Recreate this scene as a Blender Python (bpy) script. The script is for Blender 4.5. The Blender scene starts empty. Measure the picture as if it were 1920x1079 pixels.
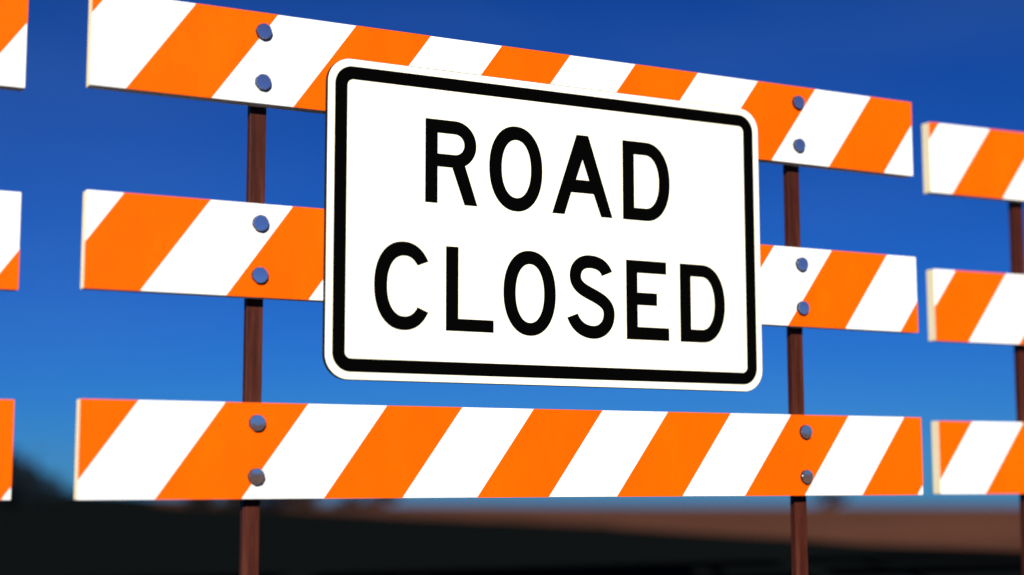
import bpy, bmesh, math, random
from mathutils import Vector, Matrix, noise

random.seed(7)
scn = bpy.context.scene
col = scn.collection

# ------------------------------------------------------------------ camera
CAM = Vector((-0.75871, -3.31454, 0.35370))
YAW, PITCH, ROLL = 0.48433, 0.11943, -0.00148
fwd = Vector((math.sin(YAW)*math.cos(PITCH), math.cos(YAW)*math.cos(PITCH), math.sin(PITCH)))
rgt = Vector((math.cos(YAW), -math.sin(YAW), 0)); upv = rgt.cross(fwd)
r2 = rgt*math.cos(ROLL) + upv*math.sin(ROLL); u2 = -rgt*math.sin(ROLL) + upv*math.cos(ROLL)
cd = bpy.data.cameras.new('camera'); cam = bpy.data.objects.new('camera', cd); col.objects.link(cam)
m = Matrix.Identity(4)
for i in range(3):
    m[i][0], m[i][1], m[i][2], m[i][3] = r2[i], u2[i], -fwd[i], CAM[i]
cam.matrix_world = m
cd.sensor_width = 36.0; cd.lens = 36.0*3047.8/1920
cd.clip_start = 0.05; cd.clip_end = 5000
cd.dof.use_dof = True; cd.dof.focus_distance = 3.78; cd.dof.aperture_fstop = 0.95
scn.camera = cam

# ------------------------------------------------------------------ sky, sun, exposure
SUN_EL, SUN_AZ = math.radians(23), math.radians(-30)     # azimuth from straight in front of the boards, minus = left
to_sun = Vector((math.sin(SUN_AZ)*math.cos(SUN_EL), -math.cos(SUN_AZ)*math.cos(SUN_EL), math.sin(SUN_EL)))
w = bpy.data.worlds.new('World'); scn.world = w; w.use_nodes = True
nt = w.node_tree; nt.nodes.clear()
sky = nt.nodes.new('ShaderNodeTexSky'); sky.sky_type = 'NISHITA'; sky.sun_disc = False
sky.sun_elevation = SUN_EL; sky.sun_rotation = math.atan2(to_sun.x, to_sun.y)
sky.air_density = 1.0; sky.dust_density = 0.12; sky.ozone_density = 5.0; sky.altitude = 1800
tint = nt.nodes.new('ShaderNodeMix'); tint.data_type = 'RGBA'; tint.blend_type = 'MULTIPLY'; tint.inputs[0].default_value = 1.0
tint.inputs[7].default_value = (0.10, 0.305, 0.61, 1)     # deep desert blue, the same all round
bg = nt.nodes.new('ShaderNodeBackground'); bg.inputs['Strength'].default_value = 0.05
wo = nt.nodes.new('ShaderNodeOutputWorld')
gam = nt.nodes.new('ShaderNodeGamma'); gam.inputs['Gamma'].default_value = 1.2
nt.links.new(sky.outputs[0], tint.inputs[6]); nt.links.new(tint.outputs[2], gam.inputs['Color'])
# faint veils of high haze drawn out along the horizon, all round the sky
wtc = nt.nodes.new('ShaderNodeTexCoord'); wmp = nt.nodes.new('ShaderNodeMapping'); wmp.inputs['Scale'].default_value = (2.2, 2.2, 9.0); wmp.inputs['Location'].default_value = (3.7, 1.2, 0.4)
wns = nt.nodes.new('ShaderNodeTexNoise'); wns.inputs['Scale'].default_value = 1.6; wns.inputs['Detail'].default_value = 5
wmr = nt.nodes.new('ShaderNodeMapRange'); wmr.inputs['From Min'].default_value = 0.42; wmr.inputs['From Max'].default_value = 0.75
wmr.inputs['To Min'].default_value = 0.0; wmr.inputs['To Max'].default_value = 0.05
veil = nt.nodes.new('ShaderNodeMix'); veil.data_type = 'RGBA'; veil.inputs[7].default_value = (3.4, 5.6, 9.5, 1)
nt.links.new(wtc.outputs['Generated'], wmp.inputs['Vector']); nt.links.new(wmp.outputs[0], wns.inputs['Vector'])
nt.links.new(wns.outputs['Fac'], wmr.inputs['Value']); nt.links.new(wmr.outputs[0], veil.inputs[0])
nt.links.new(gam.outputs[0], veil.inputs[6]); nt.links.new(veil.outputs[2], bg.inputs['Color'])
nt.links.new(bg.outputs[0], wo.inputs['Surface'])
sd = bpy.data.lights.new('sun', 'SUN'); sd.energy = 5.0; sd.angle = math.radians(0.53); sd.color = (1.0, 0.95, 0.86)
so = bpy.data.objects.new('sun', sd); col.objects.link(so)
so.rotation_euler = (-to_sun).to_track_quat('-Z', 'Y').to_euler()
scn.view_settings.view_transform = 'Standard'; scn.view_settings.look = 'None'
scn.view_settings.gamma = 1.0; scn.view_settings.exposure = 0.5
scn.view_settings.use_curve_mapping = False

# ------------------------------------------------------------------ helpers
def tag(o, label=None, cat=None, group=None, kind=None):
    if label: o['label'] = label
    if cat: o['category'] = cat
    if group: o['group'] = group
    if kind: o['kind'] = kind
    return o

def link(name, me, mats, parent=None, smooth=False):
    o = bpy.data.objects.new(name, me); col.objects.link(o)
    if mats is not None and len(me.materials) == 0:
        for mt in (mats if isinstance(mats, (list, tuple)) else [mats]): me.materials.append(mt)
    if parent: o.parent = parent
    if smooth:
        for p in me.polygons: p.use_smooth = True
    return o

def empty(name, loc, rz=0):
    o = bpy.data.objects.new(name, None); col.objects.link(o)
    o.location = loc; o.rotation_euler = (0, 0, rz); o.empty_display_size = 0.1
    return o

def copy_tree(o, parent=None):
    c = o.copy(); col.objects.link(c); c.parent = parent
    for ch in list(o.children): copy_tree(ch, c)
    return c

def box_mesh(name, x0, x1, y0, y1, z0, z1, bev=0.0, seg=2):
    bm = bmesh.new(); bmesh.ops.create_cube(bm, size=1)
    for v in bm.verts:
        v.co = Vector((x0 if v.co.x < 0 else x1, y0 if v.co.y < 0 else y1, z0 if v.co.z < 0 else z1))
    if bev: bmesh.ops.bevel(bm, geom=bm.edges[:], offset=bev, segments=seg, profile=0.5, affect='EDGES')
    bmesh.ops.recalc_face_normals(bm, faces=bm.faces[:])
    me = bpy.data.meshes.new(name); bm.to_mesh(me); bm.free()
    return me

class Mat:
    def __init__(s, name, color, rough=0.5, metal=0.0, spec=0.5):
        s.m = bpy.data.materials.new(name); s.m.use_nodes = True; s.t = s.m.node_tree
        s.b = s.t.nodes['Principled BSDF']
        s.b.inputs['Base Color'].default_value = (*color, 1); s.b.inputs['Roughness'].default_value = rough
        s.b.inputs['Metallic'].default_value = metal; s.b.inputs['Specular IOR Level'].default_value = spec
        s.tc = s.n('ShaderNodeTexCoord')
    def n(s, k): return s.t.nodes.new(k)
    def l(s, a, b): s.t.links.new(a, b)
    def noise(s, scale, detail=6, stretch=None, rough=0.6):
        x = s.n('ShaderNodeTexNoise'); x.inputs['Scale'].default_value = scale
        x.inputs['Detail'].default_value = detail; x.inputs['Roughness'].default_value = rough
        src = s.tc.outputs['Object']
        if stretch:
            mp = s.n('ShaderNodeMapping'); mp.inputs['Scale'].default_value = stretch
            s.l(src, mp.inputs['Vector']); src = mp.outputs[0]
        s.l(src, x.inputs['Vector']); return x.outputs['Fac']
    def ramp(s, fac, stops):
        r = s.n('ShaderNodeValToRGB'); e = r.color_ramp.elements
        while len(e) < len(stops): e.new(0.5)
        for k, (p, c) in enumerate(stops):
            e[k].position = p; e[k].color = (*c, 1) if len(c) == 3 else c
        s.l(fac, r.inputs['Fac']); return r.outputs['Color']
    def color(s, out): s.l(out, s.b.inputs['Base Color'])
    def rough(s, fac, a, b):
        mr = s.n('ShaderNodeMapRange'); mr.inputs['To Min'].default_value = a; mr.inputs['To Max'].default_value = b
        s.l(fac, mr.inputs['Value']); s.l(mr.outputs[0], s.b.inputs['Roughness'])
    def bump(s, fac, strength, dist):
        b = s.n('ShaderNodeBump'); b.inputs['Strength'].default_value = strength; b.inputs['Distance'].default_value = dist
        s.l(fac, b.inputs['Height']); s.l(b.outputs[0], s.b.inputs['Normal'])

def g3(v): return (v, v, v)
M = {}
a = Mat('white_sheeting', (0.8, 0.8, 0.78), 0.5, spec=0.08)
a.color(a.ramp(a.noise(7, 8), [(0.3, (0.76, 0.755, 0.73)), (0.6, (0.82, 0.82, 0.80))])); a.rough(a.noise(30), 0.35, 0.6); M['white'] = a.m
a = Mat('orange_sheeting', (0.78, 0.08, 0.0), 0.5, spec=0.04)
a.color(a.ramp(a.noise(6, 10, (1, 1, .45), 0.7), [(0.3, (0.70, 0.086, 0.0)), (0.7, (0.80, 0.110, 0.0))])); a.rough(a.noise(25), 0.4, 0.6); M['orange'] = a.m
a = Mat('cream_board_end', (0.86, 0.72, 0.42), 0.7, spec=0.2)
a.color(a.ramp(a.noise(40, 5, (1, 1, .2)), [(0.3, (0.88, 0.76, 0.48)), (0.7, (0.93, 0.84, 0.58))])); M['cream'] = a.m
a = Mat('rust_brown_steel', (0.06, 0.017, 0.01), 0.35, spec=0.18)
st = a.noise(75, 9, (1, 1, 0.06), 0.75)
a.color(a.ramp(st, [(0.25, (0.016, 0.003, 0.0015)), (0.5, (0.050, 0.0100, 0.0045)), (0.75, (0.115, 0.033, 0.017))]))
a.rough(st, 0.4, 0.65); a.bump(a.noise(90, 6, (1, 1, .25)), 0.15, 0.001); M['post'] = a.m
a = Mat('polished_bolt_steel', (0.90, 0.91, 0.93), 0.2, metal=0.965)
a.rough(a.noise(120), 0.06, 0.11); M['bolt'] = a.m
a = Mat('dark_reflection_bolt_flank', (0.02, 0.021, 0.024), 0.5, spec=0.3); M['flank'] = a.m  # dark reflection on the head's sides, put into the colour of the same steel
a = Mat('sign_white', (0.8, 0.8, 0.77), 0.45, spec=0.08)
a.color(a.ramp(a.noise(5, 8), [(0.3, (0.77, 0.755, 0.59)), (0.65, (0.82, 0.81, 0.66))])); a.rough(a.noise(20), 0.3, 0.5); M['sign'] = a.m
a = Mat('sign_black', (0.0012, 0.0012, 0.0012), 0.8, spec=0.0); M['black'] = a.m
a = Mat('sign_edge', (0.012, 0.012, 0.014), 0.6, spec=0.15); M['edge'] = a.m
a = Mat('asphalt', (0.008, 0.009, 0.009), 1.0, spec=0.0)
n1 = a.noise(90, 8); a.color(a.ramp(n1, [(0.3, (0.0042, 0.0058, 0.0058)), (0.7, (0.0085, 0.0105, 0.010))])); a.bump(n1, 0.5, 0.006); M['asphalt'] = a.m
a = Mat('red_soil', (0.16, 0.065, 0.036), 1.0, spec=0.0)
n1 = a.noise(0.22, 10, None, 0.7); a.color(a.ramp(n1, [(0.3, (0.075, 0.034, 0.023)), (0.5, (0.135, 0.056, 0.034)), (0.7, (0.20, 0.085, 0.052))]))
a.bump(a.noise(6, 8), 0.6, 0.05); M['soil'] = a.m
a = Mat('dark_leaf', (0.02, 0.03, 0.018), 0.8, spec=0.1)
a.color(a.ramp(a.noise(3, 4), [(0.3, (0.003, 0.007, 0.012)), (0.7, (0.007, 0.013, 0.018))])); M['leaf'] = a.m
a = Mat('bark', (0.035, 0.024, 0.016), 0.9, spec=0.1); M['bark'] = a.m

# ------------------------------------------------------------------ ground and road
def sstep(t): t = max(0.0, min(1.0, t)); return t*t*(3-2*t)
def gz(x, y):
    """gently domed crest, a low swell on the far left, a bank behind the viewer"""
    r = math.hypot(x, y)
    z = -1.35e-4*min(r, 260)**2 - (max(0, r-260)*0.0702)
    z += 0.75*math.exp(-((x-9)/9)**2 - ((y-62)/16)**2)
    z += 2.3*sstep((-y-22)/26)
    z += 0.05*noise.noise(Vector((x*0.09, y*0.09, 3.1)))*sstep((r-14)/20)
    return z
verts = [(0, 0, gz(0, 0)-0.03)]; faces = []; NA = 200; rad = [0.6]
while rad[-1] < 1500: rad.append(rad[-1]*1.07 if rad[-1]*0.07 > .5 else rad[-1]+.5)
for r in rad:
    for k in range(NA):
        an = 2*math.pi*k/NA; x, y = r*math.cos(an), r*math.sin(an); verts.append((x, y, gz(x, y)-0.03))
for k in range(NA): faces.append((0, 1+k, 1+(k+1) % NA))
for i in range(len(rad)-1):
    for k in range(NA):
        p, q = 1+i*NA, 1+(i+1)*NA; faces.append((p+k, q+k, q+(k+1) % NA, p+(k+1) % NA))
me = bpy.data.meshes.new('ground'); me.from_pydata(verts, [], faces)
tag(link('ground', me, M['soil'], smooth=True), kind='structure')

RA = math.radians(9.4)                                   # the road runs slightly to the right of straight away
verts, faces = [], []
ys = [i*1.0 - 21 for i in range(0, 191)]; us = [-11.0+i*0.55 for i in range(30)]
def road_pt(u, v): return (u*math.cos(RA)+v*math.sin(RA), -u*math.sin(RA)+v*math.cos(RA))
nc = len(us)+2
for v in ys:
    jr = 0.55*noise.noise(Vector((v*0.16, 1.7, 0))) + 0.22*noise.noise(Vector((v*0.7, 8.3, 0))) + 0.08*noise.noise(Vector((v*1.9, 4.2, 0)))
    row = [us[0]] + us + [us[-1]]
    for j, u in enumerate(row):
        uu = u + (jr if u > 4.8 else 0) + (-jr if u < -10.9 else 0)
        x, y = road_pt(uu, v); z = gz(x, y)
        verts.append((x, y, z-0.06 if j in (0, nc-1) else z))
for i in range(len(ys)-1):
    for j in range(nc-1):
        p = i*nc+j; faces.append((p, p+1, p+nc+1, p+nc))
me = bpy.data.meshes.new('road'); me.from_pydata(verts, [], faces)
tag(link('road', me, M['asphalt']), kind='structure')

# ------------------------------------------------------------------ barricades
L, H, TH = 2.2078, 0.2032, 0.034
ZS = (0.3200, 0.7487, 1.1721)                            # undersides of the three boards
HALF, LEAN = 0.1847, 0.147                               # stripe width along the board, and its slant over the board's height
START = (-0.0663, 0.0771, 0.2208)                        # where an orange stripe begins along each upper edge
BX = (0.377, 1.828)

def clip(poly, ax, val, keep_gt):
    out = []
    for i in range(len(poly)):
        p, q = poly[i], poly[(i+1) % len(poly)]
        ip = (p[ax] >= val) == keep_gt; iq = (q[ax] >= val) == keep_gt
        if ip: out.append(p)
        if ip != iq:
            t = (val-p[ax])/(q[ax]-p[ax]); out.append(tuple(p[k]+t*(q[k]-p[k]) for k in range(2)))
    return out

def slab(name, poly, y0, y1):
    """flat outline in x,z given thickness along y (front y1 < y0)"""
    n = len(poly); v = [(x, y0, z) for x, z in poly] + [(x, y1, z) for x, z in poly]
    bm = bmesh.new(); vs = [bm.verts.new(c) for c in v]
    bm.faces.new(vs[:n]); bm.faces.new(vs[n:][::-1])
    for i in range(n): bm.faces.new((vs[i], vs[(i+1) % n], vs[n+(i+1) % n], vs[n+i]))
    bmesh.ops.recalc_face_normals(bm, faces=bm.faces[:])
    me = bpy.data.meshes.new(name); bm.to_mesh(me); bm.free(); return me

def bolt_mesh():
    bm = bmesh.new(); rings = []
    def ring(r, y, hexed):
        vs = []
        for k in range(24):
            an = 2*math.pi*k/24 + 0.26
            rr = r
            if hexed:
                s = (an % (math.pi/4)) - math.pi/8; rr = r*(0.35 + 0.65*math.cos(math.pi/8)/math.cos(s))
            vs.append(bm.verts.new((rr*math.cos(an), y, rr*math.sin(an))))
        rings.append(vs)
    ring(.0170, .0012, True); ring(.0170, -.0066, True)
    ring(.0164, -.0080, True); ring(.0155, -.0086, False)
    ring(.0060, -.0088, False)
    for r0, r1 in zip(rings, rings[1:]):
        for k in range(24): bm.faces.new((r0[k], r0[(k+1) % 24], r1[(k+1) % 24], r1[k]))
    bm.faces.new(rings[-1]); bm.faces.new(rings[0])
    bmesh.ops.recalc_face_normals(bm, faces=bm.faces[:])
    me = bpy.data.meshes.new('bolt'); bm.to_mesh(me); bm.free()
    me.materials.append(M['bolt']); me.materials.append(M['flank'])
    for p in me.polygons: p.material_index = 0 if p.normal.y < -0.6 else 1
    return me

def make_barricade():
    root = empty('barricade', (0, 0, 0))
    pm = box_mesh('plank', 0, L, 0, TH, 0, H, 0.0014)
    pm.materials.append(M['white']); pm.materials.append(M['cream'])
    for p in pm.polygons:
        if abs(p.normal.x) > 0.6 or p.normal.y > 0.6: p.material_index = 1
    E = -0.0003
    for z, s0 in zip(ZS, START):
        pl = link('plank', pm, None, root); pl.location.z = z
        x = s0 - 2*HALF
        while x < L + LEAN:
            q = [(x, H), (x+HALF, H), (x+HALF-LEAN, 0), (x-LEAN, 0)]
            for ax, val, gt in ((0, E, True), (0, L-E, False), (1, E, True), (1, H-E, False)):
                if q: q = clip(q, ax, val, gt)
            if len(q) > 2 and max(p[0] for p in q)-min(p[0] for p in q) > .004:
                link('stripe', slab('stripe', q, 0.0005, -0.0006), M['orange'], pl)
            x += 2*HALF
    po = box_mesh('post', -0.0185, 0.0185, TH+0.0005, TH+0.0205, 0.045, 1.345, 0.0010)
    ft = box_mesh('foot', -0.03, 0.03, -0.62, 0.66, 0.0, 0.05, 0.004)
    for bx in (0.376, 1.8325):
        o = link('post', po, M['post'], root); o.location.x = bx
        o = link('foot', ft, M['post'], root); o.location.x = bx
    bmh = bolt_mesh()
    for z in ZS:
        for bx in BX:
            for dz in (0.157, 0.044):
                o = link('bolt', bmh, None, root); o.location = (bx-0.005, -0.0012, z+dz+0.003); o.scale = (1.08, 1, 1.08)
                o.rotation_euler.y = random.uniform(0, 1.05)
    return root
GR = 'striped barricades set across the road'
bar = make_barricade()
tag(bar, 'orange and white striped three-board barricade behind the ROAD CLOSED sign', 'barricade', GR)
br = copy_tree(bar); br.location = (2.4192, 0.1636, 0.0); br.rotation_euler.z = -0.0522
br['label'] = 'striped barricade to the right of the sign, cut off by the right edge'
for ch in br.children:
    if ch.name.startswith(('post', 'foot')): ch.location.x -= 0.030
bl = copy_tree(bar); bl.location = (-0.1125-L, 0.0931+0.0034*L, 0.0); bl.rotation_euler.z = -0.0034
bl['label'] = 'striped barricade with only its board ends showing at the left edge'

# ------------------------------------------------------------------ the sign
SX, SZ, SW, SH = 0.51692, 0.57641, 1.1667, 0.71716
SY = -0.016
sign = empty('road_sign', (SX, SY, SZ))
tag(sign, 'white ROAD CLOSED sign with black border fixed on the boards', 'road sign')
def rrect(x0, z0, x1, z1, r, n=14):
    p = []
    for cx, cz, a0 in ((x1-r, z1-r, 0), (x0+r, z1-r, 90), (x0+r, z0+r, 180), (x1-r, z0+r, 270)):
        for k in range(n+1):
            an = math.radians(a0+90*k/n); p.append((cx+r*math.cos(an), cz+r*math.sin(an)))
    return p
def sheet(name, loops, y, half, mat, parent):
    cu = bpy.data.curves.new(name, 'CURVE'); cu.dimensions = '2D'; cu.fill_mode = 'BOTH'; cu.extrude = half
    for lp in loops:
        s = cu.splines.new('POLY'); s.points.add(len(lp)-1); s.use_cyclic_u = True
        for k, (x, z) in enumerate(lp): s.points[k].co = (x, z, 0, 1)
    ob = bpy.data.objects.new(name, cu); col.objects.link(ob)
    me = bpy.data.meshes.new_from_object(ob.evaluated_get(bpy.context.evaluated_depsgraph_get()))
    bpy.data.objects.remove(ob); bpy.data.curves.remove(cu)
    for v in me.vertices: v.co = (v.co.x, y - v.co.z, v.co.y)
    me.materials.clear(); me.name = name
    return link(name, me, mat, parent)
link('panel', slab('panel', rrect(0, 0, SW, SH, 0.056), 0.012, 0.0), M['edge'], sign)
rim = 0.0013
link('face', slab('face', rrect(rim, rim, SW-rim, SH-rim, 0.0547), 0.0004, -0.0006), M['sign'], sign)
b0, b1 = 0.0178, 0.0470
sheet('border', [rrect(b0, b0, SW-b0, SH-b0, 0.042), rrect(b1, b1, SW-b1, SH-b1, 0.0145)], -0.0009, 0.0006, M['black'], sign)
for px, pz in ((.16, .66), (1.0, .66), (.16, .24), (1.0, .24)):
    link('mounting_pad', box_mesh('mounting_pad', px-.03, px+.03, 0.0118, 0.0162, pz-.02, pz+.02), M['edge'], sign)

def arc(cx, cz, rx, rz, a0, a1, n=28, e=2.0):
    out = []
    for k in range(n+1):
        t = math.radians(a0+(a1-a0)*k/n); c, s = math.cos(t), math.sin(t)
        out.append((cx+rx*math.copysign(abs(c)**(2/e), c), cz+rz*math.copysign(abs(s)**(2/e), s)))
    return out
def letR():
    o = [(238, 600.5)] + arc(312.5, 546.3, 54.3, 54.2, 90, -62) + [(369.5, 407.5), (337, 407.5), (305.5, 492), (268.5, 492), (268.5, 407.5), (238, 407.5)]
    return [o, [(268.5, 570)] + arc(312, 545.8, 24.4, 24.2, 90, -90, 16) + [(268.5, 521.6)]]
def letO(x0, x1, z0, z1, i0, i1, k0, k1):
    return [arc((x0+x1)/2, (z0+z1)/2, (x1-x0)/2, (z1-z0)/2, 0, 352, 44, 2.15), arc((i0+i1)/2, (k0+k1)/2, (i1-i0)/2, (k1-k0)/2, 0, 352, 44, 2.15)]
def letD(x0, cx, x1, z0, z1, i0, ic, i1, k0, k1):
    zc, kc = (z0+z1)/2, (k0+k1)/2
    return [[(x0, z1)] + arc(cx, zc, x1-cx, (z1-z0)/2, 90, -90, 30, 2.15) + [(x0, z0)],
            [(i0, k1)] + arc(ic, kc, i1-ic, (k1-k0)/2, 90, -90, 30, 2.15) + [(i0, k0)]]
def letC():
    o = [p for p in arc(186, 213.8, 71, 99.3, 20, 340, 80, 2.2) if p[0] < 245.5]
    i = [p for p in arc(188, 213.3, 42, 68.5, 20, 340, 80, 2.2) if p[0] < 219.5]
    return [[(247, 272)] + o + [(247, 156.0)] + [(220, 167.0)] + i[::-1] + [(221, 261.5)]]
def letS():
    B = [((715, 271), (707.5, 290), (690, 297.6), (667, 297.6)), ((667, 297.6), (643, 297.6), (628.2, 282), (628.2, 262.5)),
         ((628.2, 262.5), (628.2, 242), (643, 232.5), (663, 223.8)), ((663, 223.8), (692, 211.5), (720.4, 202), (720.4, 175)),
         ((720.4, 175), (720.4, 148), (701, 129.6), (676.5, 129.6)), ((676.5, 129.6), (650, 129.6), (629, 143), (620, 167))]
    c, t = [], []
    for b in B:
        for k in range(13):
            if k == 0 and c: continue
            s = k/12; f = ((1-s)**3, 3*s*(1-s)**2, 3*s*s*(1-s), s**3)
            d = (-3*(1-s)**2, 3*(1-s)**2-6*s*(1-s), 6*s*(1-s)-3*s*s, 3*s*s)
            c.append(tuple(sum(f[j]*b[j][q] for j in range(4)) for q in (0, 1)))
            t.append(Vector([sum(d[j]*b[j][q] for j in range(4)) for q in (0, 1)]).normalized())
    hw = 15.2
    return [[(p[0]-d.y*hw, p[1]+d.x*hw) for p, d in zip(c, t)] + [(p[0]+d.y*hw, p[1]-d.x*hw) for p, d in zip(c, t)][::-1]]
LET = [letR(), letO(400.5, 540.3, 403.3, 604.3, 432.6, 510.2, 434.6, 572.4),
       [[(566.7, 407.3), (599.6, 407.3), (618.2, 461.2), (680, 461.2), (700.6, 407.3), (731.8, 407.3), (666, 601), (634, 601)], [(649.8, 542.6), (631.4, 492.2), (668, 492.2)]],
       letD(762, 828, 896.6, 407.3, 600.6, 793.8, 826, 865.5, 437.2, 569),
       letC(), [[(290.8, 309.6), (321.6, 309.6), (321.6, 145.5), (411.4, 145.5), (411.4, 117.7), (290.8, 117.7)]],
       letO(437.2, 574.8, 114.5, 312.9, 468.6, 544.2, 144.3, 282),
       letS(),
       [[(769.2, 308.8), (883.1, 308.8), (883.1, 279.2), (800.3, 279.2), (800.3, 231), (855.8, 231), (855.8, 201.2), (800.3, 201.2), (800.3, 147.8), (889.8, 147.8), (889.8, 117.5), (769.2, 117.5)]],
       letD(923, 988, 1055, 117.5, 308.9, 954, 986, 1024.5, 148.4, 279.3)]
for lp in LET:
    sheet('letter', [[(x/1000, z/1000) for x, z in l] for l in lp], -0.0009, 0.0006, M['black'], sign)

# ------------------------------------------------------------------ far shrubs
def shrub(px, dist, wid, hgt, label, seed, leaves=1500):
    """px: bearing given as a horizontal offset from the view axis, in metres per metre"""
    rnd = random.Random(seed)
    d = Vector((math.sin(YAW+math.atan(px)), math.cos(YAW+math.atan(px)), 0))
    p = CAM + d*dist; z = gz(p.x, p.y)
    root = empty('shrub', (p.x, p.y, z-0.05), rnd.uniform(0, 6))
    tag(root, label, 'shrub', 'dark shrubs beyond the barricades')
    bm = bmesh.new()
    tips = []
    for k in range(9):
        an = k*2.4+rnd.random(); le = rnd.uniform(.5, .9)*hgt
        tip = Vector((math.cos(an)*wid*.33*rnd.random(), math.sin(an)*wid*.33*rnd.random(), le)); tips.append(tip)
        prev = None
        for s in range(5):
            f = s/4; c = tip*f + Vector((0, 0, 0.05*math.sin(f*3))); r = .035*hgt*(1-.8*f)
            ring = [bm.verts.new(c+Vector((r*math.cos(q*1.2566), r*math.sin(q*1.2566), 0))) for q in range(5)]
            if prev:
                for q in range(5): bm.faces.new((prev[q], prev[(q+1) % 5], ring[(q+1) % 5], ring[q]))
            prev = ring
    me = bpy.data.meshes.new('stem'); bm.to_mesh(me); bm.free(); link('trunk', me, M['bark'], root)
    v, f = [], []
    lobes = [(Vector((rnd.uniform(-.36, .36)*wid, rnd.uniform(-.36, .36)*wid, rnd.uniform(.10, .72)*hgt)), rnd.uniform(.14, .25)) for _ in range(11)]
    for k in range(leaves):
        c, r = rnd.choice(lobes)
        o = Vector((rnd.gauss(0, 1), rnd.gauss(0, 1), rnd.gauss(0, 1))).normalized()*(rnd.random()**.45)
        pt = c + Vector((o.x*r*wid, o.y*r*wid, o.z*r*hgt*1.1))
        if pt.z < .04: pt.z = .04
        a1 = Vector((rnd.gauss(0, 1), rnd.gauss(0, 1), rnd.gauss(0, 1))).normalized(); a2 = a1.orthogonal().normalized()
        s = rnd.uniform(.045, .09)*hgt; b = len(v)
        v += [pt-a1*s, pt+a2*s*.45, pt+a1*s, pt-a2*s*.45]; f.append((b, b+1, b+2, b+3))
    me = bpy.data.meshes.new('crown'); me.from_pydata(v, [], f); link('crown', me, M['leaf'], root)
K = 1/3047.8
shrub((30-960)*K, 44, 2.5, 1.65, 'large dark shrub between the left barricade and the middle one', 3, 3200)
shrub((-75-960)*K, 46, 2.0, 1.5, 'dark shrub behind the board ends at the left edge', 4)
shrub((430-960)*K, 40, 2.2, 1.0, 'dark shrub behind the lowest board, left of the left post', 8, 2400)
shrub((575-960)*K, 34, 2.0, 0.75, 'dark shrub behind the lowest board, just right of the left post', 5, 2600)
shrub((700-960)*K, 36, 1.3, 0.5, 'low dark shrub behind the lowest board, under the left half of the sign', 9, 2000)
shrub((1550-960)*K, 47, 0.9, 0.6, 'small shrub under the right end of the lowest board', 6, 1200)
